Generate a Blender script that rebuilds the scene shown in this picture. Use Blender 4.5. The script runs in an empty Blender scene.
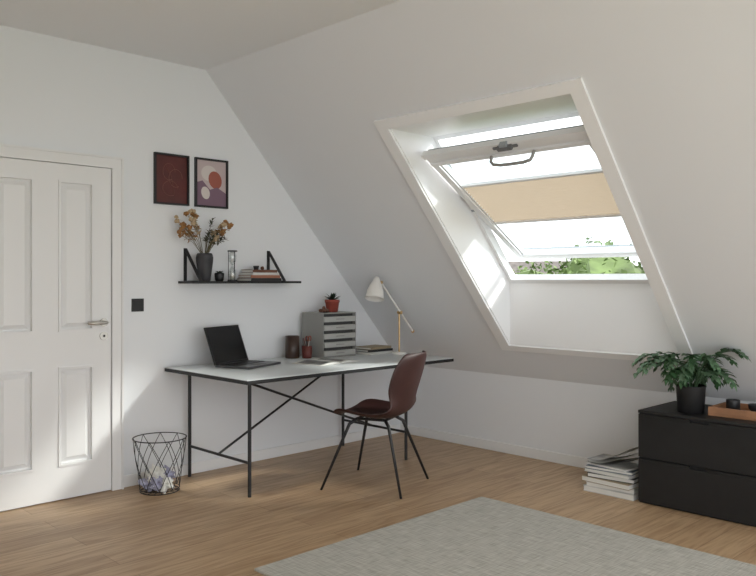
import bpy, math, random
from mathutils import Vector, Matrix, noise
random.seed(7)
sc=bpy.context.scene
try:
    sc.view_settings.view_transform='Standard'
    sc.view_settings.look='None'
    sc.view_settings.exposure=0.0
except Exception as e: print(e)

# ------------------------------------------------------------------ materials
def mat(name,col,rough=0.5,metal=0.0,bump=0.0,bscale=60.0,var=0.0,vscale=6.0,spec=None,sheen=0.0,trans=False):
    m=bpy.data.materials.new(name); m.use_nodes=True
    nt=m.node_tree; b=nt.nodes['Principled BSDF']
    b.inputs['Base Color'].default_value=(*col,1)
    b.inputs['Roughness'].default_value=rough
    b.inputs['Metallic'].default_value=metal
    if spec is not None: b.inputs['Specular IOR Level'].default_value=spec
    if sheen: b.inputs['Sheen Weight'].default_value=sheen
    tc=nt.nodes.new('ShaderNodeTexCoord')
    if var>0:
        n=nt.nodes.new('ShaderNodeTexNoise'); n.inputs['Scale'].default_value=vscale; n.inputs['Detail'].default_value=4
        nt.links.new(tc.outputs['Object'],n.inputs['Vector'])
        r=nt.nodes.new('ShaderNodeValToRGB')
        r.color_ramp.elements[0].position=0.3; r.color_ramp.elements[1].position=0.7
        r.color_ramp.elements[0].color=(*[max(0,c*(1-var)) for c in col],1)
        r.color_ramp.elements[1].color=(*[min(1,c*(1+var)) for c in col],1)
        nt.links.new(n.outputs['Fac'],r.inputs['Fac']); nt.links.new(r.outputs['Color'],b.inputs['Base Color'])
    if bump>0:
        n2=nt.nodes.new('ShaderNodeTexNoise'); n2.inputs['Scale'].default_value=bscale; n2.inputs['Detail'].default_value=3
        nt.links.new(tc.outputs['Object'],n2.inputs['Vector'])
        bp=nt.nodes.new('ShaderNodeBump'); bp.inputs['Strength'].default_value=bump; bp.inputs['Distance'].default_value=0.01
        nt.links.new(n2.outputs['Fac'],bp.inputs['Height']); nt.links.new(bp.outputs['Normal'],b.inputs['Normal'])
    return m

M_wall=mat('wall_paint',(0.805,0.82,0.84),0.85,bump=0.04,bscale=180)
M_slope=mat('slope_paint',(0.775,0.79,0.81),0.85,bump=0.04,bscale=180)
M_ceil=mat('ceiling_paint',(0.85,0.865,0.89),0.9,bump=0.03,bscale=180)
M_white=mat('white_lacquer',(0.89,0.895,0.90),0.35)
M_door=mat('door_lacquer',(0.81,0.81,0.81),0.4)
M_base=mat('baseboard_white',(0.84,0.84,0.84),0.4)
M_black=mat('black_metal',(0.012,0.012,0.014),0.45)
M_blackwood=mat('black_wood',(0.008,0.008,0.009),0.55,var=0.25,vscale=12,bump=0.03,bscale=80)
M_steel=mat('brushed_steel',(0.55,0.53,0.50),0.3,metal=1)
M_alu=mat('window_grey_cladding',(0.34,0.37,0.40),0.45)
M_mech=mat('vent_lock_grey',(0.16,0.165,0.17),0.45)
M_winwhite=mat('window_white',(0.84,0.85,0.86),0.35)
M_desktop=mat('desktop_linoleum',(0.66,0.69,0.70),0.35)
M_brass=mat('brass',(0.62,0.42,0.20),0.3,metal=0.8)
M_shade=mat('lamp_white',(0.82,0.80,0.76),0.35)
M_shell=mat('chair_shell',(0.036,0.011,0.0095),0.52,var=0.12,vscale=20)
M_terr=mat('terracotta',(0.30,0.06,0.04),0.7,var=0.15,vscale=30)
M_dgrey=mat('dark_ceramic',(0.04,0.04,0.045),0.6,var=0.3,vscale=20,bump=0.1,bscale=60)
M_tray=mat('tray_grey',(0.30,0.30,0.285),0.5)
M_traydk=mat('tray_gap',(0.06,0.06,0.06),0.7)
M_traylt=mat('tray_light',(0.42,0.42,0.40),0.45)
M_paper=mat('paper',(0.78,0.77,0.73),0.8)
M_lap=mat('laptop_body',(0.10,0.10,0.105),0.35,metal=0.4)
M_lapk=mat('laptop_lid',(0.02,0.02,0.022),0.4,metal=0.3)
M_screen=mat('laptop_screen',(0.004,0.004,0.005),0.18)
M_key=mat('laptop_keys',(0.01,0.01,0.012),0.5)
M_leaf=mat('leaf_green',(0.035,0.095,0.035),0.5,var=0.35,vscale=14)
M_leaf2=mat('leaf_blue_green',(0.11,0.20,0.11),0.55,var=0.3,vscale=14)
M_leafd=mat('leaf_dark',(0.02,0.035,0.02),0.55,var=0.3,vscale=20)
M_stem=mat('stem',(0.12,0.10,0.05),0.7)
M_rust=mat('dried_rust',(0.34,0.17,0.06),0.8,var=0.3,vscale=40)
M_cream=mat('dried_cream',(0.50,0.38,0.24),0.8,var=0.2,vscale=40)
M_olive=mat('dried_olive',(0.08,0.085,0.06),0.8,var=0.3,vscale=40)
M_wood=mat('tan_wood',(0.38,0.19,0.10),0.5,var=0.25,vscale=9)
M_brownb=mat('book_brown',(0.14,0.06,0.035),0.6)
M_bookblue=mat('book_slate',(0.10,0.13,0.17),0.6)
M_bookwhite=mat('book_white',(0.60,0.60,0.58),0.6)
M_bookterr=mat('book_terracotta',(0.36,0.15,0.09),0.6)
M_bookblack=mat('book_black',(0.02,0.02,0.022),0.5)
M_booktan=mat('book_tan',(0.36,0.29,0.19),0.6)
M_mag=mat('magazine_print',(0.22,0.215,0.21),0.35,var=0.8,vscale=9)
M_lilac=mat('crumpled_lilac',(0.40,0.40,0.52),0.8,var=.5,vscale=25)
M_brownglass=mat('brown_cup',(0.05,0.028,0.02),0.35)
M_redcup=mat('red_cup',(0.12,0.025,0.02),0.4)
M_art_bg1=mat('print_maroon',(0.10,0.020,0.018),0.5,var=0.2,vscale=12)
M_art_l1=mat('print_rose',(0.22,0.08,0.06),0.5)
M_art_bg2=mat('print_blush',(0.55,0.45,0.45),0.5)
M_art_m=mat('print_mauve',(0.20,0.12,0.17),0.5)
M_art_r=mat('print_rust',(0.34,0.10,0.07),0.5)
M_art_w=mat('print_cream',(0.66,0.60,0.57),0.5)
M_sand=mat('sand',(0.72,0.68,0.62),0.9)
M_soil=mat('soil',(0.03,0.02,0.015),0.9,bump=0.3)
M_roof=mat('roof_tile',(0.13,0.115,0.105),0.8,var=0.3,vscale=3)
M_house=mat('house_render',(0.28,0.28,0.27),0.8)
M_grass=mat('grass',(0.08,0.13,0.04),0.9,var=0.4,vscale=1)
M_foliage=mat('tree_foliage',(0.105,0.16,0.045),0.7,var=0.5,vscale=1.5)
M_bark=mat('bark',(0.10,0.07,0.05),0.9)

def glassmat(name,gl=0.10,tint=(1,1,1)):
    m=bpy.data.materials.new(name); m.use_nodes=True; nt=m.node_tree
    nt.nodes.clear()
    o=nt.nodes.new('ShaderNodeOutputMaterial'); mx=nt.nodes.new('ShaderNodeMixShader')
    t=nt.nodes.new('ShaderNodeBsdfTransparent'); t.inputs['Color'].default_value=(*tint,1)
    g=nt.nodes.new('ShaderNodeBsdfGlossy'); g.inputs['Roughness'].default_value=0.02
    mx.inputs[0].default_value=gl
    nt.links.new(t.outputs[0],mx.inputs[1]); nt.links.new(g.outputs[0],mx.inputs[2]); nt.links.new(mx.outputs[0],o.inputs[0])
    return m
M_glass=glassmat('window_glass',0.06,(0.93,0.96,0.96))
M_hg=glassmat('hourglass_glass',0.22,(0.9,0.92,0.92))

def blindmat():
    m=bpy.data.materials.new('pleated_blind_fabric'); m.use_nodes=True; nt=m.node_tree; nt.nodes.clear()
    o=nt.nodes.new('ShaderNodeOutputMaterial'); mx=nt.nodes.new('ShaderNodeMixShader')
    d=nt.nodes.new('ShaderNodeBsdfDiffuse'); d.inputs['Color'].default_value=(0.60,0.53,0.44,1)
    t=nt.nodes.new('ShaderNodeBsdfTranslucent'); t.inputs['Color'].default_value=(0.56,0.46,0.355,1)
    mx.inputs[0].default_value=0.36
    nt.links.new(d.outputs[0],mx.inputs[1]); nt.links.new(t.outputs[0],mx.inputs[2]); nt.links.new(mx.outputs[0],o.inputs[0])
    return m
M_blind=blindmat()

def floormat():
    m=bpy.data.materials.new('oak_floor'); m.use_nodes=True; nt=m.node_tree; b=nt.nodes['Principled BSDF']
    L=nt.links.new
    tc=nt.nodes.new('ShaderNodeTexCoord')
    br=nt.nodes.new('ShaderNodeTexBrick'); br.offset=0.37; br.offset_frequency=2
    br.inputs['Scale'].default_value=1; br.inputs['Brick Width'].default_value=1.6; br.inputs['Row Height'].default_value=0.18
    br.inputs['Mortar Size'].default_value=0.0014; br.inputs['Mortar Smooth'].default_value=0.2; br.inputs['Bias'].default_value=0
    br.inputs['Color1'].default_value=(0.45,0.30,0.175,1); br.inputs['Color2'].default_value=(0.55,0.385,0.235,1)
    br.inputs['Mortar'].default_value=(0.22,0.13,0.07,1)
    L(tc.outputs['Object'],br.inputs['Vector'])
    mp=nt.nodes.new('ShaderNodeMapping'); mp.inputs['Scale'].default_value=(1.2,13,1)
    L(tc.outputs['Object'],mp.inputs['Vector'])
    n=nt.nodes.new('ShaderNodeTexNoise'); n.inputs['Scale'].default_value=2.0; n.inputs['Detail'].default_value=7; n.inputs['Distortion'].default_value=1.4
    L(mp.outputs[0],n.inputs['Vector'])
    r=nt.nodes.new('ShaderNodeValToRGB'); r.color_ramp.elements[0].position=0.33; r.color_ramp.elements[1].position=0.62
    r.color_ramp.elements[0].color=(0.72,0.66,0.60,1); r.color_ramp.elements[1].color=(1.05,1.05,1.05,1)
    L(n.outputs['Fac'],r.inputs['Fac'])
    mm=nt.nodes.new('ShaderNodeMix'); mm.data_type='RGBA'; mm.blend_type='MULTIPLY'; mm.inputs[0].default_value=1
    L(br.outputs['Color'],mm.inputs[6]); L(r.outputs['Color'],mm.inputs[7])
    L(mm.outputs[2],b.inputs['Base Color'])
    b.inputs['Roughness'].default_value=0.42
    bp=nt.nodes.new('ShaderNodeBump'); bp.inputs['Strength'].default_value=0.05; bp.inputs['Distance'].default_value=0.003
    L(n.outputs['Fac'],bp.inputs['Height']); L(bp.outputs[0],b.inputs['Normal'])
    return m
M_floor=floormat()

def rugmat():
    m=bpy.data.materials.new('woven_rug'); m.use_nodes=True; nt=m.node_tree; b=nt.nodes['Principled BSDF']
    L=nt.links.new
    tc=nt.nodes.new('ShaderNodeTexCoord')
    mp=nt.nodes.new('ShaderNodeMapping'); mp.inputs['Scale'].default_value=(60,4,1); L(tc.outputs['Object'],mp.inputs['Vector'])
    mp2=nt.nodes.new('ShaderNodeMapping'); mp2.inputs['Scale'].default_value=(5,70,1); L(tc.outputs['Object'],mp2.inputs['Vector'])
    n=nt.nodes.new('ShaderNodeTexNoise'); n.inputs['Scale'].default_value=2; n.inputs['Detail'].default_value=4; L(mp.outputs[0],n.inputs['Vector'])
    n2=nt.nodes.new('ShaderNodeTexNoise'); n2.inputs['Scale'].default_value=2; n2.inputs['Detail'].default_value=4; L(mp2.outputs[0],n2.inputs['Vector'])
    a=nt.nodes.new('ShaderNodeMath'); a.operation='ADD'; L(n.outputs['Fac'],a.inputs[0]); L(n2.outputs['Fac'],a.inputs[1])
    a2=nt.nodes.new('ShaderNodeMath'); a2.operation='MULTIPLY'; a2.inputs[1].default_value=0.5; L(a.outputs[0],a2.inputs[0])
    r=nt.nodes.new('ShaderNodeValToRGB'); r.color_ramp.elements[0].position=0.36; r.color_ramp.elements[1].position=0.64
    r.color_ramp.elements[0].color=(0.35,0.335,0.295,1); r.color_ramp.elements[1].color=(0.57,0.555,0.505,1)
    L(a2.outputs[0],r.inputs['Fac']); L(r.outputs[0],b.inputs['Base Color']); b.inputs['Roughness'].default_value=0.95
    bp=nt.nodes.new('ShaderNodeBump'); bp.inputs['Strength'].default_value=0.5; bp.inputs['Distance'].default_value=0.006
    L(a2.outputs[0],bp.inputs['Height']); L(bp.outputs[0],b.inputs['Normal'])
    return m
M_rug=rugmat()

# ------------------------------------------------------------------ mesh builder
class MB:
    def __init__(s): s.v=[]; s.f=[]; s.mi=[]; s.sm=[]; s.mats=[]; s.M=Matrix.Identity(4)
    def m(s,mt):
        if mt not in s.mats: s.mats.append(mt)
        return s.mats.index(mt)
    def add(s,vs,fs,mt,smooth=False):
        o=len(s.v); i=s.m(mt)
        s.v+= [s.M@Vector(p) for p in vs]
        for f in fs: s.f.append([o+k for k in f]); s.mi.append(i); s.sm.append(smooth)
    def box(s,a,b,mt):
        x0,x1=sorted((a[0],b[0])); y0,y1=sorted((a[1],b[1])); z0,z1=sorted((a[2],b[2]))
        s.add([(x0,y0,z0),(x1,y0,z0),(x1,y1,z0),(x0,y1,z0),(x0,y0,z1),(x1,y0,z1),(x1,y1,z1),(x0,y1,z1)],
              [(0,3,2,1),(4,5,6,7),(0,1,5,4),(1,2,6,5),(2,3,7,6),(3,0,4,7)],mt)
    def frustum(s,a,b,inset,axis,mt):
        x0,x1=a[0],b[0]; z0,z1=a[2],b[2]; y0,y1=a[1],b[1]; i=inset
        s.add([(x0,y0,z0),(x1,y0,z0),(x1,y0,z1),(x0,y0,z1),(x0+i,y1,z0+i),(x1-i,y1,z0+i),(x1-i,y1,z1-i),(x0+i,y1,z1-i)],
              [(4,5,6,7),(0,1,5,4),(1,2,6,5),(2,3,7,6),(3,0,4,7)],mt)
    def cyl(s,p0,p1,r0,r1=None,seg=20,mt=None,cap=True,smooth=True):
        if r1 is None: r1=r0
        p0=Vector(p0); p1=Vector(p1); d=(p1-p0).normalized()
        u=d.orthogonal().normalized(); w=d.cross(u)
        vs=[]
        for p,r in ((p0,r0),(p1,r1)):
            for k in range(seg):
                a=2*math.pi*k/seg; vs.append(p+u*(r*math.cos(a))+w*(r*math.sin(a)))
        s.add(vs,[(k,(k+1)%seg,seg+(k+1)%seg,seg+k) for k in range(seg)],mt,smooth)
        if cap:
            s.add(vs[:seg],[list(range(seg))[::-1]],mt); s.add(vs[seg:],[list(range(seg))],mt)
    def tube(s,pts,r,seg=8,mt=None,closed=False,rr=None):
        pts=[Vector(p) for p in pts]; n=len(pts); vs=[]
        up=None
        for i,p in enumerate(pts):
            if closed: d=pts[(i+1)%n]-pts[i-1]
            else: d=pts[min(i+1,n-1)]-pts[max(i-1,0)]
            d.normalize()
            if up is None: up=d.orthogonal().normalized()
            u=(up-d*up.dot(d))
            u=u.normalized() if u.length>1e-5 else d.orthogonal().normalized()
            up=u; w=d.cross(u); rad=rr[i] if rr else r
            for k in range(seg):
                a=2*math.pi*k/seg; vs.append(p+u*(rad*math.cos(a))+w*(rad*math.sin(a)))
        fs=[]
        for i in range(n if closed else n-1):
            j=(i+1)%n
            for k in range(seg): fs.append((i*seg+k,i*seg+(k+1)%seg,j*seg+(k+1)%seg,j*seg+k))
        if not closed:
            fs.append(list(range(seg))[::-1]); fs.append([(n-1)*seg+k for k in range(seg)])
        s.add(vs,fs,mt,True)
    def lathe(s,prof,c,seg=32,mt=None,axis=None):
        c=Vector(c); vs=[]; n=len(prof)
        for r,z in prof:
            for k in range(seg):
                a=2*math.pi*k/seg; vs.append((r*math.cos(a),r*math.sin(a),z))
        R=Vector((0,0,1)).rotation_difference(Vector(axis)).to_matrix() if axis is not None else Matrix.Identity(3)
        vs=[c+R@Vector(v) for v in vs]
        s.add(vs,[(i*seg+k,i*seg+(k+1)%seg,(i+1)*seg+(k+1)%seg,(i+1)*seg+k) for i in range(n-1) for k in range(seg)],mt,True)
    def prism(s,poly,y0,y1,mt):
        n=len(poly); vs=[(x,y0,z) for x,z in poly]+[(x,y1,z) for x,z in poly]
        s.add(vs,[list(range(n)),list(range(n,2*n))[::-1]]+[(k,n+k,n+(k+1)%n,(k+1)%n) for k in range(n)],mt)
    def blob(s,c,r,mt,seed=0,amp=0.3,freq=1.5,sub=2,flat=1.0,smooth=False,ridge=0):
        import bmesh
        bm=bmesh.new(); bmesh.ops.create_icosphere(bm,subdivisions=sub,radius=1)
        c=Vector(c); vs=[]
        for v in bm.verts:
            d=1+amp*noise.noise(v.co*freq+Vector((seed*3.7,seed*1.3,seed)))
            if ridge: d-=ridge*abs(noise.noise(v.co*freq*1.7+Vector((seed*1.7,seed*5.3,seed))))*2
            q=v.co*d*r; q.z*=flat; vs.append(c+q)
        bm.verts.ensure_lookup_table()
        fs=[[v.index for v in f.verts] for f in bm.faces]
        s.add(vs,fs,mt,smooth); bm.free()
    def obj(s,name,bevel=0.0,fix=True):
        me=bpy.data.meshes.new(name); me.from_pydata([tuple(v) for v in s.v],[],s.f)
        for mt in s.mats: me.materials.append(mt)
        me.polygons.foreach_set('material_index',s.mi); me.polygons.foreach_set('use_smooth',s.sm)
        me.update()
        if fix:
            import bmesh
            bm=bmesh.new(); bm.from_mesh(me); bmesh.ops.recalc_face_normals(bm,faces=bm.faces); bm.to_mesh(me); bm.free()
        o=bpy.data.objects.new(name,me); sc.collection.objects.link(o)
        if bevel>0:
            b=o.modifiers.new('bevel','BEVEL'); b.width=bevel; b.segments=2; b.limit_method='ANGLE'; b.angle_limit=math.radians(50)
        return o

def T(x,y,z,rz=0): return Matrix.Translation((x,y,z))@Matrix.Rotation(rz,4,'Z')

# ------------------------------------------------------------------ room shell
K=1.125; Z0=0.597; TH=0.45; XC=-1.953; ZC=Z0-K*XC
zi=lambda x: Z0-K*x
zo=lambda x: Z0+TH-K*x
YR=-5.7; XL=-6.2
YA,YB=-1.335,-2.612        # opening in Y
XB,XT=-0.235,-1.485        # opening in X on the inner slope plane
XTo=-(zi(XT)-Z0-TH)/K

b=MB(); b.box((XL-.2,YR,-.2),(.25,.2,0),M_floor); b.obj('floor')
b=MB(); b.prism([(XL-.2,0),(.25,0),(.25,zo(.25)),(XC,zo(XC)),(XL-.2,zo(XC))],0,.2,M_wall); b.obj('wall_gable')
b=MB(); b.box((0,YR,0),(.25,0,Z0),M_wall); b.obj('wall_knee')
b=MB(); b.box((XL-.2,YR,0),(XL,0,ZC),M_wall); b.obj('wall_left')
b=MB(); b.box((XL,YR,ZC),(XC,0,ZC+.2),M_ceil); b.obj('ceiling')
b=MB()
full=[(0,Z0),(.25,Z0),(.25,zo(.25)),(XC,zo(XC)),(XC,ZC)]
b.prism(full,0,YA,M_slope); b.prism(full,YB,YR,M_slope)
b.prism([(0,Z0),(.25,Z0),(.25,zo(.25)),(XB,zo(XB)),(XB,zi(XB))],YA,YB,M_slope)
b.prism([(XT,zi(XT)),(XTo,zo(XTo)),(XC,zo(XC)),(XC,ZC)],YA,YB,M_slope)
b.obj('ceiling_slope')
b=MB(); e=.006
b.box((XB-e,YA,zi(XB)),(XB,YB,zo(XB)),M_white)
b.box((XT,YA,zi(XT)-e),(XTo,YB,zi(XT)),M_white)
side=[(XB,zi(XB)),(XB,zo(XB)),(XTo,zo(XTo)),(XT,zi(XT))]
b.prism(side,YA,YA-e,M_white); b.prism(side,YB,YB+e,M_white)
b.obj('trim_2')
n=Vector((-K,0,-1)).normalized()
def sp(x,y,off=0): return Vector((x,y,zi(x)))+n*off
b=MB()
ox0,ox1,oy0,oy1=-.200,-1.530,-1.250,-2.695
def plate(x0,x1,y0,y1,t=.016):
    vs=[sp(x0,y0),sp(x1,y0),sp(x1,y1),sp(x0,y1)]+[sp(x0,y0,t),sp(x1,y0,t),sp(x1,y1,t),sp(x0,y1,t)]
    b.add(vs,[(0,1,2,3),(4,7,6,5),(0,4,5,1),(1,5,6,2),(2,6,7,3),(3,7,4,0)],M_white)
plate(ox0,ox1,oy0,YA); plate(ox0,ox1,YB,oy1); plate(ox0,XB,YA,YB); plate(XT,ox1,YA,YB)
b.obj('trim_1')
b=MB(); b.box((-2.578,-.014,0),(-.0,0,.075),M_base); b.box((XL,-.014,0),(-3.56,0,.075),M_base); b.obj('baseboard_gable',bevel=.003)
b=MB(); b.box((-.014,-.014,0),(0,YR,.075),M_base); b.obj('baseboard_knee',bevel=.003)
b=MB(); b.box((XL,-.014,0),(XL+.014,YR,.075),M_base); b.obj('baseboard_left',bevel=.003)

# ------------------------------------------------------------------ door
b=MB()
dx0,dx1=-3.478,-2.652; dt=2.035
for x0,x1 in((dx1,dx1+.072),(dx0-.072,dx0)):
    b.box((x0,-.034,0),(x1,0,dt),M_door)
b.box((dx0-.072,-.034,dt),(dx1+.072,0,dt+.072),M_door)
b.box((dx1+.060,-.044,0),(dx1+.072,-.034,dt+.060),M_door); b.box((dx0-.072,-.044,0),(dx0-.060,-.034,dt+.060),M_door); b.box((dx0-.072,-.044,dt+.060),(dx1+.072,-.034,dt+.072),M_door)
yb,yf=-.001,-.022
px=[(-3.350,-3.130),(-2.988,-2.768)]; pz=[(.205,.805),(1.016,1.933)]
g=.004
b.box((dx0+g,yb,.008),(px[0][0],yf,dt-g),M_door); b.box((px[0][1],yb,.008),(px[1][0],yf,dt-g),M_door); b.box((px[1][1],yb,.008),(dx1-g,yf,dt-g),M_door)
for a,c in px:
    b.box((a,yb,.008),(c,yf,pz[0][0]),M_door); b.box((a,yb,pz[0][1]),(c,yf,pz[1][0]),M_door); b.box((a,yb,pz[1][1]),(c,yf,dt-g),M_door)
    for z0,z1 in pz:
        b.box((a,yb,z0),(c,-.004,z1),M_door)
        m=.014
        for q in (((a+m,z0),(c-m,z0+m)),((a+m,z1-m),(c-m,z1)),((a,z0),(a+m,z1)),((c-m,z0),(c,z1))):
            b.box((q[0][0],-.005,q[0][1]),(q[1][0],-.030,q[1][1]),M_door)
        b.frustum((a+.026,-.004,z0+.026),(c-.026,-.019,z1-.026),.026,'y',M_door)
hx=-2.705; hz=1.065
b.cyl((hx,yf,hz),(hx,yf-.010,hz),.026,mt=M_steel,seg=28); b.cyl((hx,yf-.01,hz),(hx,yf-.055,hz),.010,mt=M_steel)
b.tube([(hx,yf-.045,hz),(hx-.006,yf-.056,hz),(hx-.02,yf-.060,hz),(hx-.06,yf-.060,hz),(hx-.125,yf-.060,hz)],.0115,seg=12,mt=M_steel)
b.cyl((hx,yf,hz-.085),(hx,yf-.009,hz-.085),.026,mt=M_steel,seg=28); b.cyl((hx,yf-.009,hz-.085),(hx,yf-.010,hz-.085),.008,mt=M_black)
b.obj('door_1')

b=MB(); b.box((-2.508,-.008,1.125),(-2.424,0,1.209),M_black); b.box((-2.498,-.012,1.135),(-2.434,-.008,1.199),M_black); b.obj('light_switch',bevel=.002)

# ------------------------------------------------------------------ roof window
pc=Vector(((XB+XTo)/2,(YA+YB)/2,(zo(XB)+zo(XTo))/2))
vdir=Vector((-1,0,K)).normalized(); ndir=Vector((K,0,1)).normalized(); udir=Vector((0,-1,0))
def basis(o,u,v,w): return Matrix(((u.x,v.x,w.x,o.x),(u.y,v.y,w.y,o.y),(u.z,v.z,w.z,o.z),(0,0,0,1)))
Mw=basis(pc,udir,vdir,ndir)
HW=(YA-YB)/2; HL=math.hypot(XB-XTo,zo(XB)-zo(XTo))/2
b=MB(); b.M=Mw
fs=.035; fd=.050
def ring(b,hw,hl,s,n0,n1,mt,st=None):
    st=st or s
    b.box((-hw,-hl,n0),(-hw+s,hl,n1),mt); b.box((hw-s,-hl,n0),(hw,hl,n1),mt)
    b.box((-hw+s,-hl,n0),(hw-s,-hl+s,n1),mt); b.box((-hw+s,hl-st,n0),(hw-s,hl,n1),mt)
ring(b,HW+.0,HL+.0,fs,-.01,fd,M_winwhite,.03)
ring(b,HW+.03,HL+.03,fs+.02,fd,fd+.012,M_alu,.045)
ang=-math.radians(17)
PS=.030
if (Mw@Matrix.Rotation(ang,4,'X')@Vector((0,.6,0))).z > (Mw@Vector((0,.6,0))).z: ang=-ang
Ms=Mw@Matrix.Translation((0,PS,0))@Matrix.Rotation(ang,4,'X')
b.M=Ms
sw=HW-.045; sl=.600
ring(b,sw,sl,.052,-.022,.030,M_winwhite,.045)
ring(b,sw-.045,sl-.045,.014,-.030,-.018,M_winwhite)
ring(b,sw+.004,sl+.004,.045,.030,.048,M_alu)
b.box((-sw+.004,sl+.005,-.040),(sw-.004,sl+.044,.000),M_winwhite)
b.box((-sw+.01,sl-.075,-.034),(sw-.01,sl-.048,-.018),M_winwhite)
b.box((-sw+.053,-sl+.05,-.014),(-sw+.066,sl-.05,.004),M_winwhite); b.box((sw-.066,-sl+.05,-.014),(sw-.053,sl-.05,.004),M_winwhite)
cx=.05
b.box((cx-.050,sl+.008,-.066),(cx+.050,sl+.034,-.040),M_mech); b.box((cx-.085,sl+.012,-.052),(cx+.085,sl+.028,-.041),M_mech)
b.box((cx-.025,sl+.034,-.062),(cx+.025,sl+.052,-.030),M_alu)
hp=[(cx-.150,sl-.055,-.034),(cx-.146,sl-.062,-.070),(cx-.130,sl-.074,-.084),(cx-.08,sl-.082,-.088),(cx,sl-.084,-.088),(cx+.08,sl-.082,-.088),(cx+.130,sl-.074,-.084),(cx+.146,sl-.062,-.070),(cx+.150,sl-.055,-.034)]
b.tube(hp,.010,seg=10,mt=M_tray)
b.box((-sw+.05,-sl+.05,.014),(sw-.05,sl-.043,.020),M_glass)
s0,s1=-.150,.262
N=16; vs=[];fcs=[]
for i in range(N*2+1):
    v=s0+(s1-s0)*i/(N*2); w=-.012 if i%2 else .006
    vs+=[(-sw+.066,v,w),(sw-.066,v,w)]
for i in range(N*2): fcs.append((2*i,2*i+1,2*i+3,2*i+2))
b.add(vs,fcs,M_blind)
b.box((-sw+.056,s1,-.016),(sw-.056,s1+.016,.008),M_winwhite); b.box((-sw+.056,s0-.014,-.016),(sw-.056,s0,.008),M_winwhite)
b.M=Mw
for sgn in(-1,1): b.cyl((sgn*(HW-.0),PS,.01),(sgn*(sw-.02),PS,.01),.022,mt=M_alu)
b.obj('window_1',bevel=.0012,fix=True)

# ------------------------------------------------------------------ desk
b=MB(); H=.748
b.box((-2.28,-.965,H-.004),(-.43,-.022,H),M_desktop)
b.box((-2.282,-.967,H-.026),(-.428,-.020,H-.004),M_blackwood)
LX0,LX1,LY0,LY1=-2.117,-.724,-.756,-.060; r=.0115
for x in(LX0,LX1):
    for y in(LY0,LY1):
        b.cyl((x,y,0),(x,y,H-.026),r,mt=M_black,seg=12)
    b.cyl((x,LY0,.207),(x,LY1,.207),.009,mt=M_black,seg=12); b.cyl((x,LY0,H-.038),(x,LY1,H-.038),.009,mt=M_black,seg=12)
ym=(LY0+LY1)/2
b.cyl((LX0,LY0,H-.05),(LX1,ym,.207),.008,mt=M_black,seg=12)
b.cyl((LX0,ym,.207),(LX1,LY1,H-.05),.008,mt=M_black,seg=12)
b.obj('desk',bevel=.001)

# ------------------------------------------------------------------ chair
feet=[(-1.70,-.94),(-1.484,-1.434),(-1.015,-1.233),(-1.182,-.727)]
cc=Vector((-1.345,-1.083,0)); fdir=Vector((-.357,.934,0)).normalized(); sdir=Vector((fdir.y,-fdir.x,0))
par=bpy.data.objects.new('office_chair',None); sc.collection.objects.link(par); par.location=(cc.x,cc.y,0)
prof=[(.245,.445,.150),(.225,.468,.200),(.17,.474,.232),(.08,.462,.250),(-.02,.450,.258),(-.11,.448,.252),(-.18,.470,.232),(-.215,.515,.208),(-.235,.57,.205),(-.258,.64,.222),(-.280,.71,.232),(-.302,.78,.226),(-.318,.84,.20),(-.325,.872,.14)]
b=MB(); NU=12; vs=[]
for i,(f,z,w) in enumerate(prof):
    back=min(1,max(0,(z-.47)/.15)) if f<-.1 else 0
    for k in range(NU+1):
        u=-1+2*k/NU
        zz=z+(1-back)*(.045*abs(u)**2.4)*(1 if i>1 else .4)
        ff=f+back*.085*abs(u)**2.2*(1 if z<.8 else .8)
        if i==0: ff-=.03*u*u
        p=cc+fdir*ff+sdir*(u*w); vs.append((p.x-cc.x,p.y-cc.y,zz))
b.add(vs,[(i*(NU+1)+k,i*(NU+1)+k+1,(i+1)*(NU+1)+k+1,(i+1)*(NU+1)+k) for i in range(len(prof)-1) for k in range(NU)],M_shell,True)
o=b.obj('shell'); o.parent=par
s=o.modifiers.new('s','SOLIDIFY'); s.thickness=.016; s.offset=0
s=o.modifiers.new('ss','SUBSURF'); s.levels=2; s.render_levels=2
b=MB()
for (x,y) in feet:
    d=Vector((x,y,0))-cc
    p0=d*.36; p0.z=.435; p1=d*.50; p1.z=.405; p2=d; p2.z=.0
    pts=[p0,p0.lerp(p1,.6),p1,p1.lerp(p2,.06),p2]
    b.tube(pts,.0095,seg=10,mt=M_black,rr=[.011,.011,.011,.0105,.008])
q=[(Vector((x,y,0))-cc)*.36 for x,y in feet]
for i in range(4):
    a=q[i].copy(); c=q[(i+1)%4].copy(); a.z=c.z=.436; b.cyl(a,c,.009,mt=M_black,seg=10)
o=b.obj('legs'); o.parent=par

# ------------------------------------------------------------------ basket
b=MB(); c=Vector((-2.435,-.235,0)); R0,R1,HB=.120,.165,.335
def circ(rad,z,n=40): return [(c.x+rad*math.cos(2*math.pi*k/n),c.y+rad*math.sin(2*math.pi*k/n),z) for k in range(n)]
b.tube(circ(R1,HB),.0035,seg=6,mt=M_black,closed=True); b.tube(circ(R0,.004),.003,seg=6,mt=M_black,closed=True)
b.tube(circ(R0+(R1-R0)*.06,.02),.002,seg=6,mt=M_black,closed=True)
NW=9
for k in range(NW):
    for sg in(1,-1):
        a0=2*math.pi*k/NW; pts=[]
        for i in range(9):
            t=i/8; z=.02+(HB-.02)*t
            a=a0+sg*t*2*math.pi/NW*1.5; rad=R0+(R1-R0)*t
            pts.append((c.x+rad*math.cos(a),c.y+rad*math.sin(a),z))
        b.tube(pts,.0022,seg=5,mt=M_black)
for k in range(8):
    a=math.pi*k/8
    b.cyl((c.x+R0*math.cos(a),c.y+R0*math.sin(a),.004),(c.x-R0*math.cos(a),c.y-R0*math.sin(a),.004),.0018,mt=M_black,seg=5)
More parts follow.
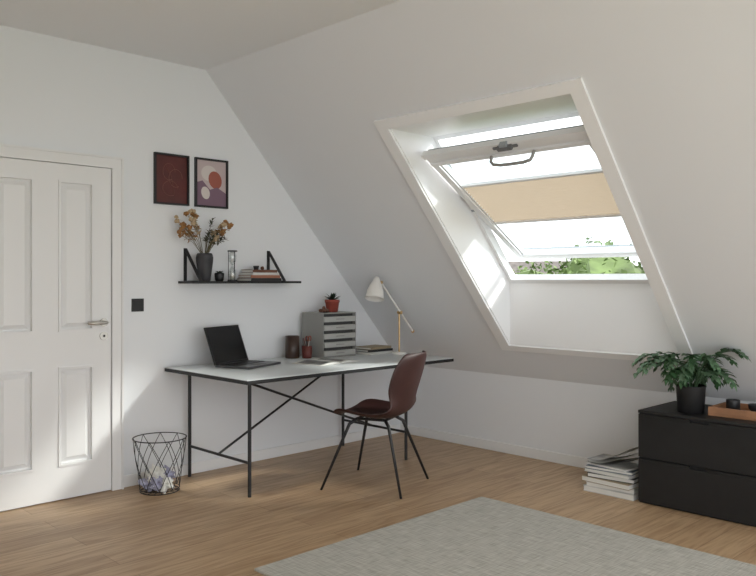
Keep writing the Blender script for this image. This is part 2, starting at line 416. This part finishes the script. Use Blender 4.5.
for i,(x,y,z,rr) in enumerate([(.045,.03,.05,.058),(-.05,.025,.05,.060),(0,-.055,.05,.058),(.035,-.03,.10,.055),(-.035,-.01,.105,.060),(.02,.05,.095,.05),(-.045,-.05,.07,.05)]):
    b.blob((c.x+x,c.y+y,z),rr,M_lilac if i in(1,3,6) else M_paper,seed=i+1,amp=.6,freq=2.6,sub=3,ridge=.7)
b.obj('wire_waste_basket',fix=False)

# ------------------------------------------------------------------ rug
b=MB(); b.box((-2.80,-1.765,0),(-1.12,-4.5,.012),M_rug); b.obj('area_rug',bevel=.004)

def book(b,x,y,z,w,d,h,rz,cov,pages=M_paper,tilt=None):
    old=b.M; b.M=old@T(x,y,z,rz)
    if tilt: b.M=b.M@tilt
    t=min(.003,h*.2)
    b.box((-w/2,-d/2,0),(w/2,d/2,t),cov); b.box((-w/2,-d/2,h-t),(w/2,d/2,h),cov)
    b.box((-w/2,-d/2,t),(w/2,-d/2+t,h-t),cov)
    b.box((-w/2+.003,-d/2+t,t),(w/2-.003,d/2-.004,h-t),pages)
    b.M=old
# ------------------------------------------------------------------ wall shelf
b=MB(); SZ=1.322
b.box((-2.170,-.205,SZ-.016),(-1.268,0,SZ),M_blackwood)
for x in(-2.117,-1.42):
    t=.006; w=.012
    b.box((x-w,-t,SZ),(x+w,0,SZ+.225),M_black)
    b.box((x-w,-.200,SZ),(x+w,-t,SZ+.004),M_black)
    p0=Vector((x,-.006,SZ+.221)); p1=Vector((x,-.198,SZ+.004)); d=(p1-p0).normalized(); nn=Vector((0,-d.z,d.y))*.003
    vs=[]
    for p in(p0,p1):
        for sx,sn in((-w,-1),(w,-1),(w,1),(-w,1)): vs.append(p+Vector((sx,0,0))+nn*sn)
    b.add(vs,[(0,1,2,3),(4,7,6,5),(0,4,5,1),(1,5,6,2),(2,6,7,3),(3,7,4,0)],M_black)
b.obj('wall_shelf',bevel=.001)

vx,vy=-2.035,-.115
b=MB(); b.lathe([(0,SZ),(.036,SZ),(.040,SZ+.006),(.048,SZ+.07),(.056,SZ+.13),(.058,SZ+.160),(.053,SZ+.182),(.047,SZ+.19),(.043,SZ+.188),(.046,SZ+.16),(.03,SZ+.02),(0,SZ+.02)],(vx,vy,0),mt=M_dgrey)
def leaf(b,p,d,L,W,mt,up=Vector((0,0,1)),fold=.15):
    p=Vector(p); d=Vector(d).normalized(); s=d.cross(up)
    s=s.normalized() if s.length>1e-4 else d.orthogonal().normalized()
    nn=s.cross(d)
    pts=[p,p+d*L*.3+s*W*.45+nn*fold*W,p+d*L*.62+s*W*.42+nn*fold*W,p+d*L-nn*.08*L,p+d*L*.62-s*W*.42+nn*fold*W,p+d*L*.3-s*W*.45+nn*fold*W,p+d*L*.3,p+d*L*.62]
    b.add(pts,[(0,1,6),(0,6,5),(1,2,7,6),(6,7,4,5),(2,3,7),(7,3,4)],mt,True)
base=Vector((vx,vy,SZ+.03))
for i in range(30):
    kind=random.random()
    if kind<.36: tip=Vector((vx-.14+random.uniform(-.06,.05),vy+random.uniform(-.05,.05),SZ+random.uniform(.30,.48))); mt=M_rust if random.random()<.6 else M_cream
    elif kind<.6: tip=Vector((vx+.03+random.uniform(-.06,.06),vy+random.uniform(-.06,.05),SZ+random.uniform(.27,.36))); mt=M_olive
    else: tip=Vector((vx+random.uniform(.05,.20),vy+random.uniform(-.05,.06),SZ+random.uniform(.24,.44))); mt=random.choice([M_olive,M_cream,M_rust,M_olive])
    mouth=Vector((vx+(tip.x-vx)*.15,vy+(tip.y-vy)*.15,SZ+.19))
    pts=[base,mouth,mouth.lerp(tip,.5)+Vector((-(tip.x-vx)*.1,0,.01)),tip]
    b.tube(pts,.0016,seg=5,mt=M_stem)
    for j in range(14):
        t=random.uniform(.55,1); p=pts[2].lerp(tip,(t-.5)*2) 
        d=Vector((random.uniform(-1,1),random.uniform(-1,.5),random.uniform(-.4,1)))
        leaf(b,p,d,random.uniform(.022,.045),random.uniform(.010,.020),mt)
    if mt in(M_rust,M_cream): 
        for j in range(3): b.blob(tip+Vector((random.uniform(-.018,.018),random.uniform(-.015,.015),random.uniform(-.018,.018))),.013,mt,seed=i+j,amp=.8,freq=3)
b.obj('vase_of_dried_flowers')

b=MB(); b.lathe([(0,SZ),(.024,SZ),(.030,SZ+.01),(.033,SZ+.05),(.030,SZ+.058),(.027,SZ+.05),(.0,SZ+.045)],(-1.925,-.125,0),mt=M_black)
for i in range(9):
    a=i*.7; leaf(b,(-1.925,-.125,SZ+.045),(math.cos(a),math.sin(a),.9),.045,.012,M_leafd)
b.obj('small_potted_succulent')

b=MB(); hx_,hy_=-1.815,-.12
for z in(SZ,SZ+.205): b.cyl((hx_,hy_,z),(hx_,hy_,z+.010),.034,mt=M_black,seg=28)
for k in range(3):
    a=2*math.pi*k/3+.4; b.cyl((hx_+.028*math.cos(a),hy_+.028*math.sin(a),SZ+.01),(hx_+.028*math.cos(a),hy_+.028*math.sin(a),SZ+.205),.0022,mt=M_black,seg=8)
b.lathe([(.018,SZ+.010),(.027,SZ+.04),(.024,SZ+.075),(.006,SZ+.103),(.004,SZ+.108),(.006,SZ+.113),(.024,SZ+.14),(.027,SZ+.175),(.018,SZ+.205)],(hx_,hy_,0),mt=M_hg)
b.lathe([(0,SZ+.011),(.017,SZ+.011),(.023,SZ+.036),(.012,SZ+.05),(0,SZ+.06)],(hx_,hy_,0),mt=M_sand)
b.obj('hourglass')

b=MB(); z=SZ
for w,d,h,rz,cv in((.27,.17,.022,.02,M_bookblack),(.25,.165,.020,-.04,M_bookterr),(.24,.16,.018,.05,M_bookwhite),(.21,.15,.020,-.02,M_brownb)):
    book(b,-1.575,-.105,z,w,d,h,rz,cv); z+=h+.0005
b.cyl((-1.60,-.10,z),(-1.60,-.10,z+.028),.016,.022,mt=M_black,seg=16)
b.blob((-1.545,-.10,z+.012),.014,M_brownb,seed=4,amp=.3)
b.obj('book_stack',bevel=.0008)

# ------------------------------------------------------------------ pictures
def frame(name,x0,x1,z0,z1,fn):
    b=MB(); f=.013; y=-.020
    b.box((x0,0,z0),(x0+f,y,z1),M_black); b.box((x1-f,0,z0),(x1,y,z1),M_black); b.box((x0+f,0,z0),(x1-f,y,z0+f),M_black); b.box((x0+f,0,z1-f),(x1-f,y,z1),M_black)
    fn(b,x0+f,x1-f,z0+f,z1-f); return b.obj(name)
def ell(b,cx,cz,rx,rz,y,mt,a0=0,a1=2*math.pi,n=36,rot=0):
    full=abs(a1-a0-2*math.pi)<1e-3
    pts=[]
    for k in range(n+(0 if full else 1)):
        a=a0+(a1-a0)*k/n; ex,ez=rx*math.cos(a),rz*math.sin(a)
        pts.append((cx+ex*math.cos(rot)-ez*math.sin(rot),y,cz+ex*math.sin(rot)+ez*math.cos(rot)))
    b.add(pts,[list(range(len(pts)))],mt)
def f1(b,x0,x1,z0,z1):
    b.box((x0,0,z0),(x1,-.006,z1),M_art_bg1); cx=(x0+x1)/2; cz=(z0+z1)/2
    for k,(dx,dz,rx,rz_) in enumerate(((-.02,.05,.045,.055),(.03,.01,.05,.06),(-.01,-.06,.055,.05))):
        pts=[(cx+dx+rx*math.cos(a*.2),-.0075,cz+dz+rz_*math.sin(a*.2)) for a in range(0,27)]
        b.tube(pts,.0018,seg=5,mt=M_art_l1)
    b.tube([(cx-.05,-.0075,cz+.10),(cx+.0,-.0075,cz+.02),(cx+.02,-.0075,cz-.1)],.0016,seg=5,mt=M_art_l1)
def f2(b,x0,x1,z0,z1):
    b.box((x0,0,z0),(x1,-.006,z1),M_art_bg2); w=x1-x0; h=z1-z0
    ell(b,x0+w*.42,z0+h*.72,w*.26,h*.17,-.0068,M_art_w)
    ell(b,x0+w*.63,z0+h*.58,w*.22,h*.20,-.0074,M_art_r,rot=.4)
    pts=[(x0,-.008,z0),(x1,-.008,z0),(x1,-.008,z0+h*.30),(x0+w*.7,-.008,z0+h*.42),(x0+w*.45,-.008,z0+h*.36),(x0+w*.2,-.008,z0+h*.55),(x0,-.008,z0+h*.5)]
    b.add(pts,[list(range(7))],M_art_m)
    ell(b,x0+w*.3,z0+h*.28,w*.14,h*.14,-.0086,M_art_w,rot=.3)
frame('framed_picture',-2.352,-2.094,1.835,2.176,f1)
frame('framed_picture.001',-2.046,-1.782,1.835,2.176,f2)

# ------------------------------------------------------------------ laptop
b=MB(); Ml=T(-1.825,-.33,H,math.radians(20))@Matrix.Scale(1.12,4); b.M=Ml
b.box((-.17,-.12,.002),(.17,.12,.014),M_lap); b.box((-.15,-.02,.014),(.15,.10,.0155),M_key); b.box((-.05,-.10,.014),(.05,-.035,.0148),M_lapk)
for i in range(12):
    for j in range(4): b.box((-.147+i*.0247,-.012+j*.027,.0155),(-.147+i*.0247+.021,-.012+j*.027+.022,.0172),M_lapk)
b.M=Ml@Matrix.Translation((0,.12,.014))@Matrix.Rotation(math.radians(-20),4,'X')
b.box((-.17,-.001,0),(.17,.007,.235),M_lapk); b.box((-.160,-.0025,.012),(.160,-.001,.226),M_screen)
b.obj('laptop',bevel=.0015)

b=MB(); b.lathe([(0,H),(.050,H),(.053,H+.004),(.053,H+.165),(.048,H+.165),(.048,H+.02),(0,H+.02)],(-1.285,-.12,0),mt=M_brownglass); b.obj('pencil_cup')
b=MB(); c=Vector((-1.215,-.205,H))
b.lathe([(0,0),(.032,0),(.036,.004),(.038,.09),(.034,.09),(.032,.012),(0,.012)],c,mt=M_redcup)
for i,(dx,dy,L,mt) in enumerate(((.02,.01,.16,M_black),(-.02,.012,.15,M_redcup),(.0,-.02,.155,M_brownb),(-.012,-.01,.165,M_bookblack))):
    b.cyl((c.x-dx*.5,c.y-dy*.5,H+.014),(c.x+dx*1.2,c.y+dy*1.2,H+L),.0035,mt=mt,seg=8)
for sx in(-1,1):
    b.tube([(c.x+.012+sx*.015+.012*math.cos(a),c.y,H+.145+.018*math.sin(a)) for a in [k*.628 for k in range(10)]],.0035,seg=6,mt=M_terr,closed=True)
b.cyl((c.x+.005,c.y,H+.015),(c.x+.02,c.y,H+.13),.004,mt=M_steel,seg=6)
b.obj('pen_holder')

# drawer organizer
b=MB(); x0,x1,y0,y1=-1.139,-.805,-.300,-.055; h=.335
b.box((x0,y0,H),(x0+.008,y1,H+h),M_tray); b.box((x1-.008,y0,H),(x1,y1,H+h),M_tray); b.box((x0+.008,y0,H+h-.008),(x1-.008,y1,H+h),M_tray); b.box((x0+.008,y0,H),(x1-.008,y1,H+.008),M_tray); b.box((x0+.008,y1-.008,H+.008),(x1-.008,y1,H+h-.008),M_tray)
b.box((x0+.008,y0+.03,H+.008),(x1-.008,y1-.008,H+h-.008),M_traydk)
nd=5; dh=(h-.016)/nd
for i in range(nd):
    z=H+.008+i*dh
    b.box((x0+.012,y0-.004,z+.003),(x1-.012,y0+.03,z+dh*.66),M_traylt)
    b.box(((x0+x1)/2-.04,y0-.010,z+dh*.30),((x0+x1)/2+.04,y0-.004,z+dh*.42),M_tray)
b.obj('desk_drawer_organizer',bevel=.001)
zt=H+h
b=MB(); c=Vector((-.935,-.17,zt))
b.lathe([(0,0),(.040,0),(.043,.004),(.054,.072),(.058,.074),(.058,.095),(.050,.095),(.049,.08),(0,.08)],c,mt=M_terr)
b.lathe([(0,.082),(.048,.080)],c,mt=M_soil,seg=20)
for i in range(34):
    a=i*2.4; el=random.uniform(.15,1.2)
    leaf(b,c+Vector((0,0,.085)),(math.cos(a)*math.cos(el),math.sin(a)*math.cos(el),math.sin(el)),random.uniform(.055,.085),.022,M_leafd)
b.obj('potted_succulent')
b=MB(); 
for i in range(9): 
    a=i*.7; b.blob((-1.045+.03*math.cos(a),-.20+.022*math.sin(a),zt+.014),.014,M_brownb,seed=i,amp=.2,sub=2,smooth=True)
b.blob((-1.045,-.20,zt+.034),.015,M_brownb,seed=22,amp=.2,smooth=True)
b.obj('bead_garland')

b=MB(); b.M=T(-1.31,-.53,H,math.radians(8))
for sg in(-1,1):
    vs=[];n=8
    for i in range(n+1):
        t=i/n; x=sg*t*.205; z=.004+.014*math.sin(math.pi*min(1,t*1.15))*(1-t*.4)
        vs+=[(x,-.135,z),(x,.135,z)]
    vs+=[(sg*t_*.205/n,yy,.001) for t_ in range(n+1) for yy in(-.135,.135)]
    fs=[(2*i,2*i+1,2*i+3,2*i+2) for i in range(n)]
    b.add(vs,fs,M_paper,True)
    o_=2*(n+1)
    b.add(vs,[(o_+2*i,o_+2*i+1,o_+2*i+3,o_+2*i+2) for i in range(n)]+[(2*i,2*i+2,o_+2*i+2,o_+2*i) for i in range(n)]+[(2*i+1,2*i+3,o_+2*i+3,o_+2*i+1) for i in range(n)]+[(2*n,2*n+1,o_+2*n+1,o_+2*n)],M_paper)
for sg,a0_,a1_ in((-1,.12,.9),(1,.15,.55)):
    vs=[]
    for i in range(7):
        t=a0_+(a1_-a0_)*i/6; x=sg*t*.205; z=.0052+.014*math.sin(math.pi*min(1,t*1.15))*(1-t*.4); vs+=[(x,-.115,z),(x,.11,z)]
    b.add(vs,[(2*i,2*i+1,2*i+3,2*i+2) for i in range(6)],M_mag)
b.obj('open_magazine',fix=False)

b=MB(); z=H
for w,d,hh,rz,cv in((.27,.20,.020,.05,M_bookwhite),(.26,.18,.018,-.06,M_bookblack),(.25,.17,.018,.1,M_booktan)):
    book(b,-.60,-.28,z,w,d,hh,rz,cv); z+=hh+.0005
b.obj('notebook_stack',bevel=.0006)

# ------------------------------------------------------------------ desk lamp
b=MB(); lx,ly=-.50,-.47
b.lathe([(0,0),(.055,0),(.057,.004),(.055,.014),(.012,.020),(0,.020)],(lx,ly,H),mt=M_shade)
b.cyl((lx,ly,H+.018),(lx,ly,1.075),.0065,mt=M_brass,seg=14)
A=Vector((-.715,ly-.012,1.312)); B=Vector((-.360,ly-.012,.925))
b.cyl(A,B,.0075,mt=M_shade,seg=14); b.cyl(B,B+(B-A).normalized()*.012,.013,mt=M_brass,seg=14)
b.cyl((lx,ly+.012,1.075),(lx,ly-.026,1.075),.013,mt=M_brass,seg=16)
ax=Vector((-.30,-.15,-.94)).normalized()
b.cyl(A+Vector((.0,-.012,0)),A+Vector((0,.018,0)),.012,mt=M_brass,seg=14)
top=A+Vector((-.030,.012,.030))
b.lathe([(0,-.012),(.014,-.011),(.022,0),(.032,.03),(.046,.055),(.062,.10),(.070,.15),(.073,.165),(.071,.165),(.058,.105),(.040,.055),(.0,.03)],top,mt=M_shade,axis=ax)
b.cyl(A,top+ax*.02,.007,mt=M_brass,seg=10)
b.obj('desk_lamp')

# ------------------------------------------------------------------ cabinet
b=MB(); fx=-.528; cy0,cy1=-2.478,-3.25; ch=.555
b.box((fx+.018,cy0,.0),(-.035,cy1,ch-.02),M_blackwood); b.box((fx,cy0,ch-.018),(-.035,cy1,ch),M_blackwood)
for z0,z1 in((.012,.268),(.276,ch-.022)):
    m=(cy0+cy1)/2+.02; hw=.055; nt_=.014
    b.box((fx,cy0-.002,z0),(fx+.018,cy1+.002,z1-nt_),M_blackwood)
    b.box((fx,cy0-.002,z1-nt_),(fx+.018,m+hw,z1),M_blackwood); b.box((fx,m-hw,z1-nt_),(fx+.018,cy1+.002,z1),M_blackwood)
b.obj('chest_of_drawers',bevel=.002)

# plant
def frond(b,base,az,reach,rise,drop,mt,W=.05,n=5):
    h=Vector((math.cos(az),math.sin(az),0)); pts=[]
    N=14
    for i in range(N+1):
        t=i/N; pts.append(base+h*(reach*(t**1.15))+Vector((0,0,rise*math.sin(t*math.pi*.62)-drop*t**3)))
    b.tube(pts,.0018,seg=5,mt=mt,rr=[.0024*(1-.6*i/N) for i in range(N+1)])
    s=Vector((-h.y,h.x,0))
    for j in range(n):
        t=.50+.46*j/(n-1); k=min(N-1,int(t*N)); p=pts[k].lerp(pts[k+1],t*N-k); d=(pts[k+1]-pts[k]).normalized()
        L=W*(.7+.6*math.sin(math.pi*(.2+.7*(j/(n-1)))))
        for sg in(-1,1):
            dd=(s*sg*1.0+d*.9+Vector((0,0,.15*random.uniform(-1,1)))).normalized()
            leaf(b,p-dd*.006,dd,L,L*.52,mt)
    leaf(b,pts[-3],(pts[-1]-pts[-3]),W*1.5,W*.6,mt)
    for j in range(4):
        k=7+j*2
        if k+1<=N: leaf(b,pts[k-1],(pts[min(N,k+2)]-pts[k-1]),W*.9,W*.45,mt)
b=MB(); c=Vector((-.385,-2.735,ch))
b.lathe([(0,0),(.070,0),(.074,.004),(.082,.150),(.084,.158),(.078,.158),(.075,.14),(0,.135)],c,mt=M_blackwood); b.lathe([(0,.14),(.075,.138)],c,mt=M_soil,seg=20)
for i in range(34):
    az=i*2.399+random.uniform(-.3,.3); reach=random.uniform(.08,.27); rise=random.uniform(.13,.27); drop=random.uniform(.02,.14)
    if math.cos(az)>0.2: reach*=.55; rise*=.75
    frond(b,c+Vector((.03*math.cos(az),.03*math.sin(az),.135)),az,reach,rise,drop,M_leaf if i%2 else M_leaf2,W=random.uniform(.045,.065))
for az,reach,rise,drop in((2.1,.28,.20,.12),(1.7,.30,.22,.08),(-1.3,.26,.25,.03),(-1.75,.24,.16,.10),(2.5,.26,.22,.1)):
    frond(b,c+Vector((.03*math.cos(az),.03*math.sin(az),.135)),az,reach,rise,drop,M_leaf2,W=.065,n=6)
b.obj('potted_fern',fix=False)

b=MB(); b.M=T(-.29,-3.04,ch,0)
b.box((-.13,-.19,0),(.13,.19,.016),M_wood)
for q in(((-.13,-.19),(-.118,.19)),((.118,-.19),(.13,.19)),((-.118,-.19),(.118,-.178)),((-.118,.178),(.118,.19))): b.box((q[0][0],q[0][1],.016),(q[1][0],q[1][1],.050),M_wood)
b.lathe([(0,.016),(.034,.016),(.038,.020),(.038,.085),(.034,.085),(.034,.024),(0,.024)],(0,.10,0),mt=M_black)
b.lathe([(0,.016),(.024,.016),(.050,.045),(.055,.072),(.052,.072),(.045,.045),(0,.024)],(.0,-.04,0),mt=M_bookblack)
b.obj('wooden_tray',bevel=.001)

# floor books / magazines
b=MB(); z=0
for i,(w,d,hh,rz,cv,dx,dy) in enumerate(((.24,.34,.034,.0,M_bookwhite,0,0),(.23,.31,.026,.08,M_bookwhite,.0,.0),(.24,.33,.032,-.06,M_booktan,-.01,.01),(.22,.30,.026,.10,M_bookblack,0,0),(.23,.31,.022,-.05,M_bookwhite,.0,.01),(.22,.30,.020,.09,M_bookblue,0,.01),(.21,.29,.012,-.12,M_bookwhite,0,.015))):
    b2=T(-.40+dx,-2.275+dy,z,rz+math.pi/2); old=b.M; b.M=b2
    book(b,0,0,0,d,w,hh,0,cv); b.M=old; z+=hh+.0006
for k in range(3):
    vs=[]
    for i in range(9):
        t=i/8; y=-2.15+.02*k-.29*t; zz=z+.004+.007*k+(.09+.03*k)*max(0,t-.25)**1.3
        vs+=[(-.51+.012*k,y,zz),(-.30+.012*k,y,zz)]
    b.add(vs,[(2*i,2*i+1,2*i+3,2*i+2) for i in range(8)],M_mag if k!=1 else M_paper,True)
    b.add([(x,y,zz-.004) for x,y,zz in vs],[(2*i,2*i+1,2*i+3,2*i+2) for i in range(8)],M_paper,True)
b.obj('magazine_stack',fix=False)

# ------------------------------------------------------------------ outside
b=MB(); b.box((-10,-60,-5.2),(120,90,-5),M_grass); b.obj('ground_outside')
def tree(name,x,y,zt,rr,seed):
    rnd=random.Random(seed); b=MB()
    b.cyl((x,y,-5),(x,y,zt-rr),.22,.10,mt=M_bark,seg=8)
    for k in range(10):
        cx=Vector((x+rnd.uniform(-1,1)*rr*.8,y+rnd.uniform(-1,1)*rr*.8,zt-rr*.9+rnd.uniform(-.6,.45)*rr)); r2=rr*rnd.uniform(.4,.6)
        b.blob(cx,r2*.8,M_foliage,seed=k+seed,amp=.5,freq=2,sub=2)
        for j in range(330):
            d=Vector((rnd.gauss(0,1),rnd.gauss(0,1),rnd.gauss(0,1))).normalized(); p=cx+d*r2*rnd.uniform(.75,1.1)
            e1=Vector((rnd.uniform(-1,1),rnd.uniform(-1,1),rnd.uniform(-1,1)))*.12; e2=Vector((rnd.uniform(-1,1),rnd.uniform(-1,1),rnd.uniform(-1,1)))*.12
            b.add([p,p+e1,p+e1+e2,p+e2],[(0,1,2,3)],M_foliage)
    return b.obj(name,fix=False)
def cw(px,D,): 
    L=(px-378)/772*D; return (-4.87+.7009*D+.7133*L, -4.68+.7133*D-.7009*L)
for i,(px,D,zt,rr) in enumerate(((600,22,2.4,2.3),(645,24,2.5,2.3),(680,22,2.2,2.0),(572,27,2.3,2.3),(720,26,2.3,2.3),(545,34,1.9,2.2))):
    x,y=cw(px,D); tree('tree' if i==0 else 'tree.%03d'%i,x,y,zt,rr,i+3)
for i,(px,D,zr) in enumerate(((520,50,2.5),(548,64,2.9))):
    x,y=cw(px,D); b=MB(); b.M=T(x,y,0,.5)
    b.box((-3,-4,-5),(3,4,zr-1.6),M_house); b.prism([(-3.3,zr-1.7),(3.3,zr-1.7),(0,zr)],-4.3,4.3,M_roof)
    for k in(-2.4,0,2.4):
        b.box((-3.03,k-.4,zr-3),(-2.99,k+.4,zr-2),M_bookblack); b.box((k*.7-.35,-4.03,zr-3),(k*.7+.35,-3.99,zr-2),M_bookblack)
    b.obj('house' if i==0 else 'house.%03d'%i)

# ------------------------------------------------------------------ light
w=bpy.data.worlds.new('sky'); sc.world=w; w.use_nodes=True
bg=w.node_tree.nodes['Background']; bg.inputs[0].default_value=(0.95,0.97,1.0,1); bg.inputs[1].default_value=2.65
sl_=bpy.data.lights.new('sun','SUN'); sl_.energy=5.0; sl_.angle=math.radians(8); sl_.color=(1,.96,.90)
so=bpy.data.objects.new('sun',sl_); sc.collection.objects.link(so)
so.rotation_euler=Vector((-1.72,1.75,-1.65)).to_track_quat('-Z','Y').to_euler(); so.location=(5,-6,6)

cam=bpy.data.cameras.new('camera'); co=bpy.data.objects.new('camera',cam); sc.collection.objects.link(co)
co.location=(-4.87,-4.68,1.33); co.rotation_euler=(math.radians(90),0,-math.asin(.7009))
cam.lens=36*772/756; cam.sensor_width=36; cam.shift_y=-8/756; cam.clip_start=.05; cam.clip_end=300
sc.camera=co
